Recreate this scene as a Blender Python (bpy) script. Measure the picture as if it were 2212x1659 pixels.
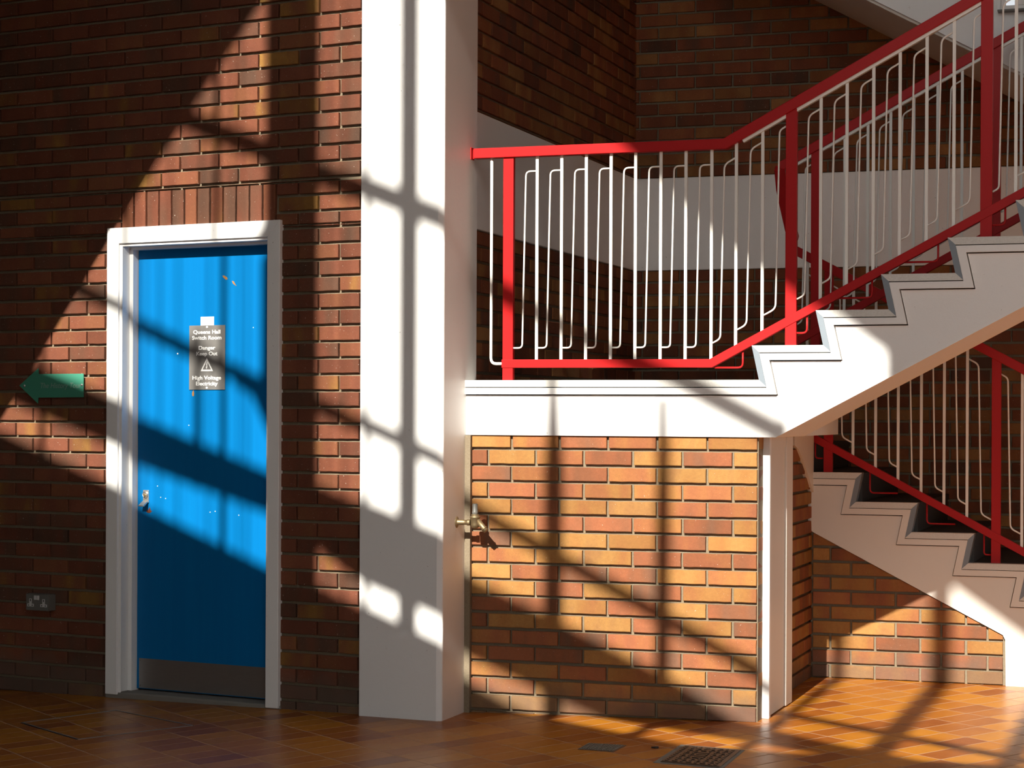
import bpy, math, random
from mathutils import Vector, Matrix, noise

for o in list(bpy.data.objects): bpy.data.objects.remove(o, do_unlink=True)
SC = bpy.context.scene
COL = SC.collection

# ------------------------------------------------------------------ camera
F, CX, CY, ROLL, CT, ST, EYE = 4382.0, 1106.0, 897.0, .0045, .9472, .3208, 1.346
cam_d = bpy.data.cameras.new('camera')
cam = bpy.data.objects.new('camera', cam_d); COL.objects.link(cam)
cam_d.sensor_fit = 'HORIZONTAL'; cam_d.sensor_width = 36.0
cam_d.lens = F/2212*36; cam_d.shift_y = (CY-829.5)/2212
cam_d.clip_start = .05; cam_d.clip_end = 200
_r = Vector((CT, ST, 0)); _f = Vector((-ST, CT, 0)); _u = Vector((0, 0, 1))
_x = (_r + ROLL*_u).normalized(); _y = (_u - ROLL*_r).normalized(); _z = -_f
cam.matrix_world = Matrix(((_x.x, _y.x, _z.x, 0), (_x.y, _y.y, _z.y, 0), (_x.z, _y.z, _z.z, EYE), (0, 0, 0, 1)))
SC.camera = cam

# ------------------------------------------------------------------ light
SC.view_settings.view_transform = 'Standard'; SC.view_settings.look = 'None'
SC.view_settings.exposure = 0.0; SC.view_settings.gamma = 1.0
SC.view_settings.use_curve_mapping = False
DSX = .008
SUN = Vector((-DSX, 1.0, -.645))
sun_d = bpy.data.lights.new('sun', 'SUN'); sun = bpy.data.objects.new('sun', sun_d); COL.objects.link(sun)
sun_d.energy = 11.0; sun_d.angle = math.radians(.53); sun_d.color = (1.0, .955, .86)
sun.rotation_euler = SUN.to_track_quat('-Z', 'Y').to_euler(); sun.location = (-2, -4, 9)
w = bpy.data.worlds.new('sky'); SC.world = w; w.use_nodes = True
_n = w.node_tree.nodes; _n['Background'].inputs[0].default_value = (.96, .97, .95, 1)
_n['Background'].inputs[1].default_value = 2.9
SC.cycles.max_bounces = 8; SC.cycles.diffuse_bounces = 5; SC.cycles.glossy_bounces = 3
SC.cycles.sample_clamp_indirect = 6.0

random.seed(7)

# ------------------------------------------------------------------ materials
def lin(c): return tuple(((v/255.)/12.92 if v/255. <= .04045 else ((v/255.+.055)/1.055)**2.4) for v in c)
class NT:
    def __init__(s, name):
        s.m = bpy.data.materials.new(name); s.m.use_nodes = True; s.t = s.m.node_tree
        s.b = s.t.nodes['Principled BSDF']; s.b.inputs['Specular IOR Level'].default_value = .35
    def n(s, ty, **kw):
        x = s.t.nodes.new(ty)
        for k, v in kw.items():
            if k in ('operation', 'blend_type', 'data_type', 'attribute_name', 'feature', 'distance', 'interpolation_type', 'noise_dimensions', 'attribute_type'): setattr(x, k, v)
            else: x.inputs[int(k[1:]) if k[0] == 'i' and k[1:].isdigit() else k].default_value = v
        return x
    def l(s, a, b, ao=0, bi=0):
        s.t.links.new(a.outputs[ao], b.inputs[bi]); return b
    def ramp(s, src, stops, out=0, mode='LINEAR'):
        r = s.t.nodes.new('ShaderNodeValToRGB'); r.color_ramp.interpolation = mode
        e = r.color_ramp.elements
        while len(e) < len(stops): e.new(.5)
        for q, (p, c) in zip(e, stops): q.position = p; q.color = (*c, 1) if len(c) == 3 else c
        s.l(src, r, out, 0); return r
    def mix(s, fac, a, b, blend='MIX'):
        x = s.t.nodes.new('ShaderNodeMix'); x.data_type = 'RGBA'; x.blend_type = blend
        for i, v in ((0, fac), (6, a), (7, b)):
            if isinstance(v, (int, float)): x.inputs[i].default_value = v
            elif isinstance(v, tuple): x.inputs[i].default_value = (*v, 1)
            else: s.t.links.new(v, x.inputs[i])
        return x.outputs[2]
    def math(s, op, a, b=0.0):
        x = s.t.nodes.new('ShaderNodeMath'); x.operation = op
        for i, v in ((0, a), (1, b)):
            if isinstance(v, (int, float)): x.inputs[i].default_value = v
            else: s.t.links.new(v, x.inputs[i])
        return x.outputs[0]
    def noise(s, scale, detail=3, rough=.6, vec=None, dim='3D'):
        x = s.t.nodes.new('ShaderNodeTexNoise'); x.noise_dimensions = dim
        x.inputs['Scale'].default_value = scale; x.inputs['Detail'].default_value = detail; x.inputs['Roughness'].default_value = rough
        s.t.links.new(vec if vec is not None else s.pos(), x.inputs['Vector']); return x.outputs[0]
    def pos(s):
        if not hasattr(s, '_p'): s._p = s.t.nodes.new('ShaderNodeNewGeometry')
        return s._p.outputs['Position']
    def scaled(s, v):
        x = s.t.nodes.new('ShaderNodeVectorMath'); x.operation = 'MULTIPLY'; x.inputs[1].default_value = v
        s.t.links.new(s.pos(), x.inputs[0]); return x.outputs[0]
    def bump(s, h, strength=.4, dist=.002, prev=None):
        x = s.t.nodes.new('ShaderNodeBump'); x.inputs['Strength'].default_value = strength; x.inputs['Distance'].default_value = dist
        s.t.links.new(h, x.inputs['Height'])
        if prev is not None: s.t.links.new(prev, x.inputs['Normal'])
        s.t.links.new(x.outputs[0], s.b.inputs['Normal']); return x.outputs[0]
    def col(s, c):
        if isinstance(c, tuple): s.b.inputs['Base Color'].default_value = (*c, 1)
        else: s.t.links.new(c, s.b.inputs['Base Color'])
    def rough(s, v):
        if isinstance(v, (int, float)): s.b.inputs['Roughness'].default_value = v
        else: s.t.links.new(v, s.b.inputs['Roughness'])

def mat_brick(name, pal, dirt=True):
    m = NT(name); pal = [(p, tuple(v*1.17 for v in c)) for p, c in pal]
    at = m.t.nodes.new('ShaderNodeAttribute'); at.attribute_name = 'rnd'
    sep = m.t.nodes.new('ShaderNodeSeparateColor'); m.t.links.new(at.outputs['Color'], sep.inputs[0])
    va = m.t.nodes.new('ShaderNodeVectorMath'); va.operation = 'MULTIPLY_ADD'
    va.inputs[1].default_value = (9.0, 9.0, 3.0); m.t.links.new(m.pos(), va.inputs[0])
    vs = m.t.nodes.new('ShaderNodeVectorMath'); vs.operation = 'SCALE'; vs.inputs['Scale'].default_value = 37.0
    m.t.links.new(at.outputs['Color'], vs.inputs[0]); m.t.links.new(vs.outputs[0], va.inputs[2])
    blot = m.noise(1.0, 1.5, .5, va.outputs[0])
    k = m.math('ADD', m.math('ADD', .11, m.math('MULTIPLY', sep.outputs[0], .78)), m.math('MULTIPLY', m.math('SUBTRACT', blot, .5), .95))
    c1 = m.t.nodes.new('ShaderNodeValToRGB'); e = c1.color_ramp.elements
    while len(e) < len(pal): e.new(.5)
    for q, (p, c) in zip(e, pal): q.position = p; q.color = (*c, 1)
    m.t.links.new(k, c1.inputs[0]); m.b.inputs['Specular IOR Level'].default_value = .15
    c = c1.outputs[0]
    # brightness of each brick, grit, specks
    br = m.math('ADD', .80, m.math('MULTIPLY', sep.outputs[1], .36))
    hs = m.t.nodes.new('ShaderNodeHueSaturation'); m.t.links.new(c, hs.inputs['Color']); m.t.links.new(br, hs.inputs['Value'])
    c = hs.outputs[0]
    fine = m.noise(420, 3, .7); mid = m.noise(60, 4, .65)
    c = m.mix(m.math('MULTIPLY', m.math('GREATER_THAN', fine, .64), .55), c, (.05, .025, .015))
    c = m.mix(m.math('MULTIPLY', m.math('LESS_THAN', fine, .34), .45), c, (.34, .20, .12))
    c = m.mix(m.math('MULTIPLY', m.math('SUBTRACT', mid, .35), .5), c, (.075, .033, .019))
    sp = m.noise(140, 2, .5)
    c = m.mix(m.math('MULTIPLY', m.math('GREATER_THAN', sp, .735), .7), c, (.50, .43, .36))
    if dirt:  # grime and salts low on the wall, where the floor is mopped
        sx = m.t.nodes.new('ShaderNodeSeparateXYZ'); m.t.links.new(m.pos(), sx.inputs[0])
        lo = m.math('SUBTRACT', .16, sx.outputs[2]); lo = m.math('MULTIPLY', lo, 9.0)
        lo = m.math('ADD', lo, m.math('MULTIPLY', m.math('SUBTRACT', m.noise(7, 3), .5), 1.6))
        cl = m.t.nodes.new('ShaderNodeClamp'); m.t.links.new(lo, cl.inputs[0]); 
        c = m.mix(m.math('MULTIPLY', cl.outputs[0], .62), c, (.105, .078, .060))
    m.col(c); m.rough(.82)
    b = m.bump(m.noise(260, 5, .75), .55, .0016); m.bump(m.noise(38, 3, .6), .35, .004, b)
    return m.m
PAL_PIER = [(0.0, (.14, .070, .042)), (.16, (.18, .070, .034)), (.32, (.225, .078, .036)), (.50, (.25, .098, .037)), (.66, (.27, .124, .038)), (.84, (.29, .148, .046)), (1.0, (.235, .112, .042))]
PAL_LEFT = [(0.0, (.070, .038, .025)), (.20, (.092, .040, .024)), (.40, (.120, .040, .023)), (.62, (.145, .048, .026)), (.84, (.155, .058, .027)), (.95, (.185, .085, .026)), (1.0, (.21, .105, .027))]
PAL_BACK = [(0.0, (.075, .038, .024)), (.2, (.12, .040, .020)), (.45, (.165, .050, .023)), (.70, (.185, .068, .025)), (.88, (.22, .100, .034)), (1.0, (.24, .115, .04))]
M = {}
M['brick_pier'] = mat_brick('yellow_red_brick', PAL_PIER)
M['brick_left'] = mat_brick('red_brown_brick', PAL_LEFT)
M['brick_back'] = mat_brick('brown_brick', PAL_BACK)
def mat_mortar():
    m = NT('mortar'); n = m.noise(180, 4, .7)
    m.col(m.mix(n, (.135, .103, .064), (.27, .215, .145))); m.rough(.95)
    b = m.bump(m.noise(300, 4, .8), .7, .002); m.bump(m.noise(45, 3, .6), .5, .004, b); return m.m
M['mortar'] = mat_mortar()
def mat_paint(name, c, rough=.5, bump=.25, scuff=None, speck=0.0):
    m = NT(name); cc = c
    if scuff:
        n = m.noise(16, 5, .7); n2 = m.noise(3.0, 3, .6)
        f = m.math('MULTIPLY', m.math('GREATER_THAN', n, .71), .35)
        cc = m.mix(f, c, scuff)
        cc = m.mix(m.math('MULTIPLY', n2, .14), cc, scuff)
    if speck:
        cc = m.mix(m.math('MULTIPLY', m.math('GREATER_THAN', m.noise(70, 2, .5), .76), speck), cc, (.25, .20, .17))
    m.col(cc); m.rough(rough)
    if bump:
        b = m.bump(m.noise(210, 3, .7), bump, .0012); m.bump(m.noise(22, 2, .6), bump*.8, .003, b)
    return m.m
M['white'] = mat_paint('white_paint', (.80, .785, .765), .45, .35, (.60, .56, .52), .5)
M['white_smooth'] = mat_paint('white_gloss_paint', (.80, .79, .77), .32, .08, (.55, .52, .48), .5)
M['white_metal'] = mat_paint('cream_metal_paint', (.80, .775, .72), .35, .06)
M['red'] = mat_paint('red_metal_paint', (.41, .0135, .0145), .34, .08, (.30, .020, .018)); M['red'].node_tree.nodes['Principled BSDF'].inputs['Specular IOR Level'].default_value = .14
M['tread'] = mat_paint('dark_rubber', (.030, .027, .025), .6, .3)
def mat_strip():
    m = NT('grey_terrazzo_edge'); n = m.noise(160, 4, .8)
    m.col(m.mix(n, (.42, .41, .38), (.78, .76, .71))); m.rough(.42); m.bump(n, .2, .001); return m.m
M['strip'] = mat_strip()
M['riser'] = mat_paint('grey_riser_edge', (.20, .235, .27), .4, .15, (.18, .18, .18))
def mat_blue():
    m = NT('blue_door_paint')
    n = m.noise(1.0, 2, .5, m.scaled((30, 30, 1.2)))
    m.col(m.mix(n, (.0, .120, .335), (.0, .145, .385))); m.rough(.42); m.b.inputs['Specular IOR Level'].default_value = .2; m.bump(m.noise(9, 2), .12, .004); return m.m
M['blue'] = mat_blue()
def mat_steel(name, c, rough):
    m = NT(name); m.b.inputs['Metallic'].default_value = .85
    n = m.noise(1.0, 4, .7, m.scaled((14, 14, 200)))
    m.col(m.mix(n, tuple(v*.75 for v in c), c)); m.rough(m.math('ADD', rough, m.math('MULTIPLY', n, .2))); return m.m
M['steel'] = mat_steel('brushed_steel', (.42, .40, .38), .35)
M['brass'] = mat_steel('dull_brass', (.30, .225, .125), .42)
M['lock'] = mat_steel('satin_nickel', (.66, .63, .58), .3)
def flat(name, c, rough=.5, spec=.3):
    m = NT(name); m.col(c); m.rough(rough); m.b.inputs['Specular IOR Level'].default_value = spec; return m.m
M['signgrey'] = flat('grey_laminate', (.165, .157, .148), .45)
M['letter'] = flat('white_lettering', (.86, .85, .83), .5)
M['paper'] = flat('white_label_paper', (.85, .85, .84), .6)
M['green'] = flat('green_sign_paint', (.055, .25, .165), .5)
M['greylet'] = flat('faded_grey_lettering', (.22, .33, .27), .6)
M['screw'] = mat_steel('screw_metal', (.75, .73, .70), .3)
M['socketgrey'] = flat('dark_grey_metal', (.13, .125, .11), .4)
M['socketlight'] = flat('pale_grey_plastic', (.50, .49, .47), .4)
M['black'] = flat('black', (.006, .006, .006), .6)
M['wood'] = flat('bare_wood_chip', (.34, .16, .05), .7)
M['rust'] = flat('red_primer_chip', (.14, .04, .02), .8)
M['iron'] = mat_paint('cast_iron', (.075, .050, .036), .45, .3, (.12, .07, .05))
M['concrete'] = mat_paint('grey_concrete', (.20, .185, .16), .9, .8, (.12, .10, .09))
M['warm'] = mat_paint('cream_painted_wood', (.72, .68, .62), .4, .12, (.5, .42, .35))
M['roofwhite'] = mat_paint('offwhite_steel_paint', (.55, .54, .52), .5, 0)
M['darkwall'] = mat_paint('dark_plaster', (.10, .075, .06), .9, .2)
M['midwall'] = mat_paint('mid_plaster', (.30, .27, .24), .9, .2)
def mat_glow():
    m = NT('glowing_window_pane'); m.col((.8, .85, .9)); m.b.inputs['Emission Color'].default_value = (.85, .92, 1, 1)
    m.b.inputs['Emission Strength'].default_value = .55; return m.m  # emission stands in for daylight behind the pane
M['pane'] = mat_glow()
def mat_tiles():
    m = NT('glazed_quarry_tiles')
    def dot(n, k):
        x = m.t.nodes.new('ShaderNodeVectorMath'); x.operation = 'DOT_PRODUCT'; x.inputs[1].default_value = (n[0]/k, n[1]/k, 0)
        m.t.links.new(m.pos(), x.inputs[0]); return x.outputs['Value']
    a = math.radians(39); b = math.radians(61.5)
    nA = (math.sin(a), math.cos(a)); nB = (math.sin(b), -math.cos(b))
    offA = -((-1.806)*nA[0]+9.419*nA[1])/.2475; offB = -((-1.814)*nB[0]+9.814*nB[1])/.1312
    v = m.math('ADD', dot(nA, .2475), offA); u = m.math('ADD', dot(nB, .1312), offB)
    iu = m.math('FLOOR', u); iv = m.math('FLOOR', v); fu = m.math('FRACT', u); fv = m.math('FRACT', v)
    cx = m.t.nodes.new('ShaderNodeCombineXYZ'); m.t.links.new(iu, cx.inputs[0]); m.t.links.new(iv, cx.inputs[1])
    wn = m.t.nodes.new('ShaderNodeTexWhiteNoise'); wn.noise_dimensions = '2D'; m.t.links.new(cx.outputs[0], wn.inputs['Vector'])
    du = m.math('MULTIPLY', m.math('MINIMUM', fu, m.math('SUBTRACT', 1.0, fu)), .1312)
    dv = m.math('MULTIPLY', m.math('MINIMUM', fv, m.math('SUBTRACT', 1.0, fv)), .2475)
    d = m.math('MINIMUM', du, dv)
    gr = m.math('LESS_THAN', d, .0038)
    blot = m.noise(4.5, 3, .55)
    k = m.math('ADD', m.math('MULTIPLY', wn.outputs['Value'], .62), m.math('MULTIPLY', blot, .45))
    r = m.t.nodes.new('ShaderNodeValToRGB'); e = r.color_ramp.elements
    st = [(.12, (.19, .045, .010)), (.34, (.27, .080, .012)), (.55, (.35, .118, .013)), (.75, (.42, .160, .014)), (.95, (.34, .130, .022))]
    while len(e) < len(st): e.new(.5)
    for q, (p, c) in zip(e, st): q.position = p; q.color = (*c, 1)
    m.t.links.new(k, r.inputs[0])
    c = m.mix(m.math('MULTIPLY', gr, .9), r.outputs[0], (.36, .215, .13))
    m.col(c)
    m.rough(m.math('ADD', m.math('ADD', .27, m.math('MULTIPLY', m.noise(30, 4, .7), .16)), m.math('MULTIPLY', gr, .5)))
    m.b.inputs['Specular IOR Level'].default_value = .22
    ed = m.t.nodes.new('ShaderNodeMapRange'); ed.inputs[1].default_value = .001; ed.inputs[2].default_value = .006
    m.t.links.new(d, ed.inputs[0])
    tilt = m.math('ADD', ed.outputs[0], m.math('MULTIPLY', m.noise(12, 2, .5), .25))
    m.bump(tilt, .35, .0025)
    return m.m
M['tiles'] = mat_tiles()

# ------------------------------------------------------------------ mesh helpers
class MB:
    def __init__(s): s.v = []; s.f = []; s.mi = []; s.rnd = []; s.c = (0, 0, 0); s.m = 0; s.smooth = []
    def vert(s, p): s.v.append(tuple(p)); s.rnd.append(s.c); return len(s.v)-1
    def face(s, idx, sm=False): s.f.append(tuple(idx)); s.mi.append(s.m); s.smooth.append(sm)
    def box(s, p0, p1, fr=None):
        x0, y0, z0 = p0; x1, y1, z1 = p1
        P = [(x, y, z) for z in (z0, z1) for y in (y0, y1) for x in (x0, x1)]
        if fr: P = [fr(*p) for p in P]
        i = [s.vert(p) for p in P]
        for q in ((0, 2, 3, 1), (4, 5, 7, 6), (0, 1, 5, 4), (2, 6, 7, 3), (0, 4, 6, 2), (1, 3, 7, 5)): s.face([i[k] for k in q])
        return s
    def prism(s, poly, d0, d1, fr):
        """poly of (u, w); fr(u, d, w) -> world; extruded from d0 to d1"""
        a = [s.vert(fr(u, d0, w_)) for u, w_ in poly]; b = [s.vert(fr(u, d1, w_)) for u, w_ in poly]
        n = len(poly); s.face(a); s.face(b[::-1])
        for k in range(n): s.face((a[k], b[k], b[(k+1) % n], a[(k+1) % n]))
        return s
    def tube(s, path, r, n=10, caps=True, r1=None):
        P = [Vector(p) for p in path]; rings = []
        up = None
        for k, p in enumerate(P):
            t = (P[min(k+1, len(P)-1)]-P[max(k-1, 0)]).normalized()
            if up is None: up = Vector((0, 1, 0)) if abs(t.y) < .8 else Vector((1, 0, 0))
            side = t.cross(up).normalized(); up = side.cross(t).normalized()
            rr = r if r1 is None else r+(r1-r)*k/(len(P)-1)
            rings.append([s.vert(p+rr*(math.cos(2*math.pi*j/n)*side+math.sin(2*math.pi*j/n)*up)) for j in range(n)])
        for a, b in zip(rings, rings[1:]):
            for j in range(n): s.face((a[j], a[(j+1) % n], b[(j+1) % n], b[j]), True)
        if caps: s.face(rings[0][::-1]); s.face(rings[-1])
        return s
    def bar(s, path, wdt, hgt, upv=(0, 0, 1)):
        """rectangular section swept with mitred corners; wdt along the side, hgt along up"""
        P = [Vector(p) for p in path]; n = len(P); rings = []
        segs = [(P[k+1]-P[k]).normalized() for k in range(n-1)]
        for k in range(n):
            t0 = segs[max(k-1, 0)]; t1 = segs[min(k, n-2)]
            t = (t0+t1).normalized(); cosh = max(.35, t.dot(t0))
            up = Vector(upv); side = t.cross(up).normalized(); u2 = side.cross(t).normalized()
            bend = (t1-t0)
            su = 1/cosh if bend.length > 1e-5 and abs(bend.normalized().dot(u2)) > .5 else 1
            ss = 1/cosh if bend.length > 1e-5 and su == 1 else 1
            rings.append([s.vert(P[k]+side*a*wdt/2*ss+u2*b*hgt/2*su) for a, b in ((-1, -1), (1, -1), (1, 1), (-1, 1))])
        for a, b in zip(rings, rings[1:]):
            for j in range(4): s.face((a[j], a[(j+1) % 4], b[(j+1) % 4], b[j]))
        s.face(rings[0][::-1]); s.face(rings[-1]); return s
    def lathe(s, prof, fr, n=20):
        """prof of (radius, height); fr(x, y, h) -> world"""
        rings = [[s.vert(fr(r*math.cos(2*math.pi*j/n), r*math.sin(2*math.pi*j/n), h)) for j in range(n)] for r, h in prof]
        for a, b in zip(rings, rings[1:]):
            for j in range(n): s.face((a[j], a[(j+1) % n], b[(j+1) % n], b[j]), True)
        s.face(rings[0][::-1]); s.face(rings[-1]); return s
ORG = {}
def build(name, mb, mats, parent=None, origin=None, bevel=0.0, seg=2):
    if not isinstance(mats, (list, tuple)): mats = [mats]
    if parent is not None:
        o_ = ORG[parent.name]
    else:
        if origin is None:
            xs = [v[0] for v in mb.v]; ys = [v[1] for v in mb.v]; zs = [v[2] for v in mb.v]
            origin = ((min(xs)+max(xs))/2, (min(ys)+max(ys))/2, min(zs))
        o_ = Vector(origin)
    me = bpy.data.meshes.new(name)
    me.from_pydata([Vector(v)-o_ for v in mb.v], [], mb.f); me.update()
    for m in mats: me.materials.append(M[m] if isinstance(m, str) else m)
    for p, mi, sm in zip(me.polygons, mb.mi, mb.smooth): p.material_index = mi; p.use_smooth = sm
    if any(c != (0, 0, 0) for c in mb.rnd):
        ca = me.color_attributes.new('rnd', 'FLOAT_COLOR', 'POINT')
        for k, c in enumerate(mb.rnd): ca.data[k].color = (*c, 1)
    import bmesh
    bm = bmesh.new(); bm.from_mesh(me); bmesh.ops.recalc_face_normals(bm, faces=bm.faces); bm.to_mesh(me); bm.free()
    o = bpy.data.objects.new(name, me); COL.objects.link(o)
    if parent is not None: o.parent = parent
    else: o.location = o_
    ORG[o.name] = o_
    if bevel:
        b = o.modifiers.new('bevel', 'BEVEL'); b.width = bevel; b.segments = seg; b.limit_method = 'ANGLE'; b.angle_limit = math.radians(40)
    return o
def tag(o, label=None, cat=None, group=None, kind=None):
    if label: o['label'] = label
    if cat: o['category'] = cat
    if group: o['group'] = group
    if kind: o['kind'] = kind
    return o
def empty(name, loc):
    o = bpy.data.objects.new(name, None); COL.objects.link(o); o.location = loc; o.empty_display_size = .1
    ORG[o.name] = Vector(loc); return o
WF = lambda u, d, z: (u, d, z)                      # (s, Y, z) world frame
LA = math.radians(9.6); LD = (math.cos(LA), -math.sin(LA)); LN = (math.sin(LA), math.cos(LA)); PL = (-3.63, 8.60)
def LF(a, d, z): return (PL[0]+a*LD[0]+d*LN[0], PL[1]+a*LD[1]+d*LN[1], z)   # along the left wall; d goes into the wall

def clip(poly, a, b, c):
    """keep the side a*u+b*w <= c"""
    out = []
    for k in range(len(poly)):
        p, q = poly[k], poly[(k+1) % len(poly)]
        fp = a*p[0]+b*p[1]-c; fq = a*q[0]+b*q[1]-c
        if fp <= 0: out.append(p)
        if fp*fq < 0:
            t = fp/(fp-fq); out.append((p[0]+t*(q[0]-p[0]), p[1]+t*(q[1]-p[1])))
    return out
def area(p): return abs(sum(p[k][0]*p[(k+1) % len(p)][1]-p[(k+1) % len(p)][0]*p[k][1] for k in range(len(p))))/2
def inset(poly, d):
    sgn = 1 if sum(poly[k][0]*poly[(k+1) % len(poly)][1]-poly[(k+1) % len(poly)][0]*poly[k][1] for k in range(len(poly))) > 0 else -1
    r = list(poly)
    for k in range(len(poly)):
        p, q = poly[k], poly[(k+1) % len(poly)]
        L = math.hypot(q[0]-p[0], q[1]-p[1])
        if L < 1e-6: continue
        nx, nz = sgn*(q[1]-p[1])/L, -sgn*(q[0]-p[0])/L
        r = clip(r, nx, nz, nx*p[0]+nz*p[1]-d)
        if len(r) < 3: return []
    return r
def one_brick(mb, poly, fr, seg=.028, jit=.0009):
    if len(poly) < 3 or area(poly) < 2.5e-4: return
    pts = []
    for k in range(len(poly)):
        p, q = poly[k], poly[(k+1) % len(poly)]
        L = math.hypot(q[0]-p[0], q[1]-p[1]); n = max(1, int(L/seg))
        for j in range(n):
            t = j/n; w_ = jit if j else jit*.5
            pts.append((p[0]+t*(q[0]-p[0])+random.uniform(-w_, w_), p[1]+t*(q[1]-p[1])+random.uniform(-w_, w_)))
    cu = sum(p[0] for p in pts)/len(pts); cz = sum(p[1] for p in pts)/len(pts)
    hu = max(abs(p[0]-cu) for p in pts)+1e-6; hz = max(abs(p[1]-cz) for p in pts)+1e-6
    off = random.uniform(-.0012, .0012); tu = random.uniform(-.0008, .0008); tz = random.uniform(-.0006, .0006)
    mb.c = (random.random(), random.random(), random.random()); mb.m = 0
    c = .0024
    def ring(d, k):
        return [mb.vert(fr(cu+(u-cu)*(1-k/hu), d+off+tu*(u-cu)/hu+tz*(z-cz)/hz, cz+(z-cz)*(1-k/hz))) for u, z in pts]
    r0 = ring(.022, 0); r1 = ring(c*.8, 0); r2 = ring(0, c)
    n = len(pts)
    for a, b in ((r0, r1), (r1, r2)):
        for j in range(n): mb.face((a[j], a[(j+1) % n], b[(j+1) % n], b[j]))
    mb.face(r2)
def brick_region(mb, poly, fr, ub, zb, pu=.229, pz=.0752, joint=.0140, odd=None, thick=.20, margin=.004):
    """poly convex (u,z); ub joint anchor on even courses; zb course anchor"""
    us = [p[0] for p in poly]; zs = [p[1] for p in poly]
    k0 = math.floor((min(zs)-zb)/pz)-1; k1 = math.ceil((max(zs)-zb)/pz)+1
    odd = ub+pu/2 if odd is None else odd
    ply = inset(poly, margin)
    for k in range(k0, k1):
        z0 = zb+k*pz+joint*.5; z1 = zb+(k+1)*pz-joint/2
        base = ub if k % 2 == 0 else odd
        j0 = math.floor((min(us)-base)/pu)-1; j1 = math.ceil((max(us)-base)/pu)+1
        for j in range(j0, j1):
            u0 = base+j*pu+joint*.40+random.uniform(-.0014, .0014); u1 = base+(j+1)*pu-joint*.40+random.uniform(-.0012, .0012)
            b = [(u0, z0), (u1, z0), (u1, z1), (u0, z1)]
            for q in range(len(ply)):
                p1, p2 = ply[q], ply[(q+1) % len(ply)]
                sg = 1 if area_s(ply) > 0 else -1
                nx, nz = sg*(p2[1]-p1[1]), -sg*(p2[0]-p1[0])
                b = clip(b, nx, nz, nx*p1[0]+nz*p1[1])
                if len(b) < 3: break
            if len(b) >= 3: one_brick(mb, b, fr)
    mb.c = (.5, .5, .5); mb.m = 1
    mb.prism(poly, .0175, thick, fr)
def area_s(p): return sum(p[k][0]*p[(k+1) % len(p)][1]-p[(k+1) % len(p)][0]*p[k][1] for k in range(len(p)))
rect = lambda u0, u1, z0, z1: [(u0, z0), (u1, z0), (u1, z1), (u0, z1)]

# ------------------------------------------------------------------ floor
def floor_z(s): return -.0165*max(0.0, -1.8-s) if s > -6.2 else -.0165*4.4
mb = MB(); xs = [-9, -6.2, -5, -4, -3, -1.8, 0, 3, 6]; ys = [-6, 0, 4, 7, 9, 12.2]
gi = [[mb.vert((x, y, floor_z(x))) for x in xs] for y in ys]; gj = [[mb.vert((x, y, floor_z(x)-.25)) for x in xs] for y in ys]
for a in range(len(ys)-1):
    for b in range(len(xs)-1):
        mb.face((gi[a][b], gi[a][b+1], gi[a+1][b+1], gi[a+1][b])); mb.face((gj[a][b], gj[a+1][b], gj[a+1][b+1], gj[a][b+1]))
for b in range(len(xs)-1):
    mb.face((gi[0][b], gj[0][b], gj[0][b+1], gi[0][b+1])); mb.face((gi[-1][b], gi[-1][b+1], gj[-1][b+1], gj[-1][b]))
for a in range(len(ys)-1):
    mb.face((gi[a][0], gi[a+1][0], gj[a+1][0], gj[a][0])); mb.face((gi[a][-1], gj[a][-1], gj[a+1][-1], gi[a+1][-1]))
tag(build('floor', mb, 'tiles', origin=(0, 0, 0)), 'floor of glazed brown and orange quarry tiles laid diagonally', kind='structure')

# ------------------------------------------------------------------ walls of brick
ZL, UL = 1.074, -.14
DL, DR, DT = -1.50, -.445, 2.262      # frame of the blue door on the left wall
mb = MB()
kw = dict(pu=.2295, pz=.0762)
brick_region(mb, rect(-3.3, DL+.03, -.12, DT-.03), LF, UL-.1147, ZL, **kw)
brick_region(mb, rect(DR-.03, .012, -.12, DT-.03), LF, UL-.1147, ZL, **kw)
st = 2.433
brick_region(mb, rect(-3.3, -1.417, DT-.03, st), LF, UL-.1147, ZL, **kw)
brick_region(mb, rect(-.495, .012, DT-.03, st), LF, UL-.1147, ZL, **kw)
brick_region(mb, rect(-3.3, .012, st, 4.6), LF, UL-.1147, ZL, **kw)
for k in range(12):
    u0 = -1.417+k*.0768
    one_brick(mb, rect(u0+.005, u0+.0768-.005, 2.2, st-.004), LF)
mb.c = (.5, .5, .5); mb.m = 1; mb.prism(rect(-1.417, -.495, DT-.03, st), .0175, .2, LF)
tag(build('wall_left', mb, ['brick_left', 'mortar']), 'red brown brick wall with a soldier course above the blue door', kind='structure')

mb = MB()
brick_region(mb, rect(-3.178, -1.838, -.06, 1.258), lambda u, d, z: (u, 8.80+d, z), -2.7536, -.008, pu=.2293, pz=.0750, odd=-2.6373, thick=.16)
side = lambda u, d, z: (-1.838-d, u, z)
brick_region(mb, rect(8.822, 8.955, -.06, 1.258), side, 8.80, -.008, pu=.2293, pz=.0750, odd=8.9146, thick=.15)
tag(build('wall_center', mb, ['brick_pier', 'mortar']), 'sunlit yellow and red brick wall under the stair landing', kind='structure')

mb = MB()
brick_region(mb, rect(9.44, 10.46, -.06, 1.05), lambda u, d, z: (-1.895-d, u, z), 9.5, -.01, pu=.248, pz=.0750, thick=.2)
brick_region(mb, [(9.44, 1.05), (10.28, 1.05), (9.98, 1.22), (9.44, 1.22)], lambda u, d, z: (-1.895-d, u, z), 9.5, -.01, pu=.248, pz=.0750, thick=.2)
tag(build('wall_inner', mb, ['brick_pier', 'mortar']), 'short brick return wall beside the white door under the stair', kind='structure')

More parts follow.
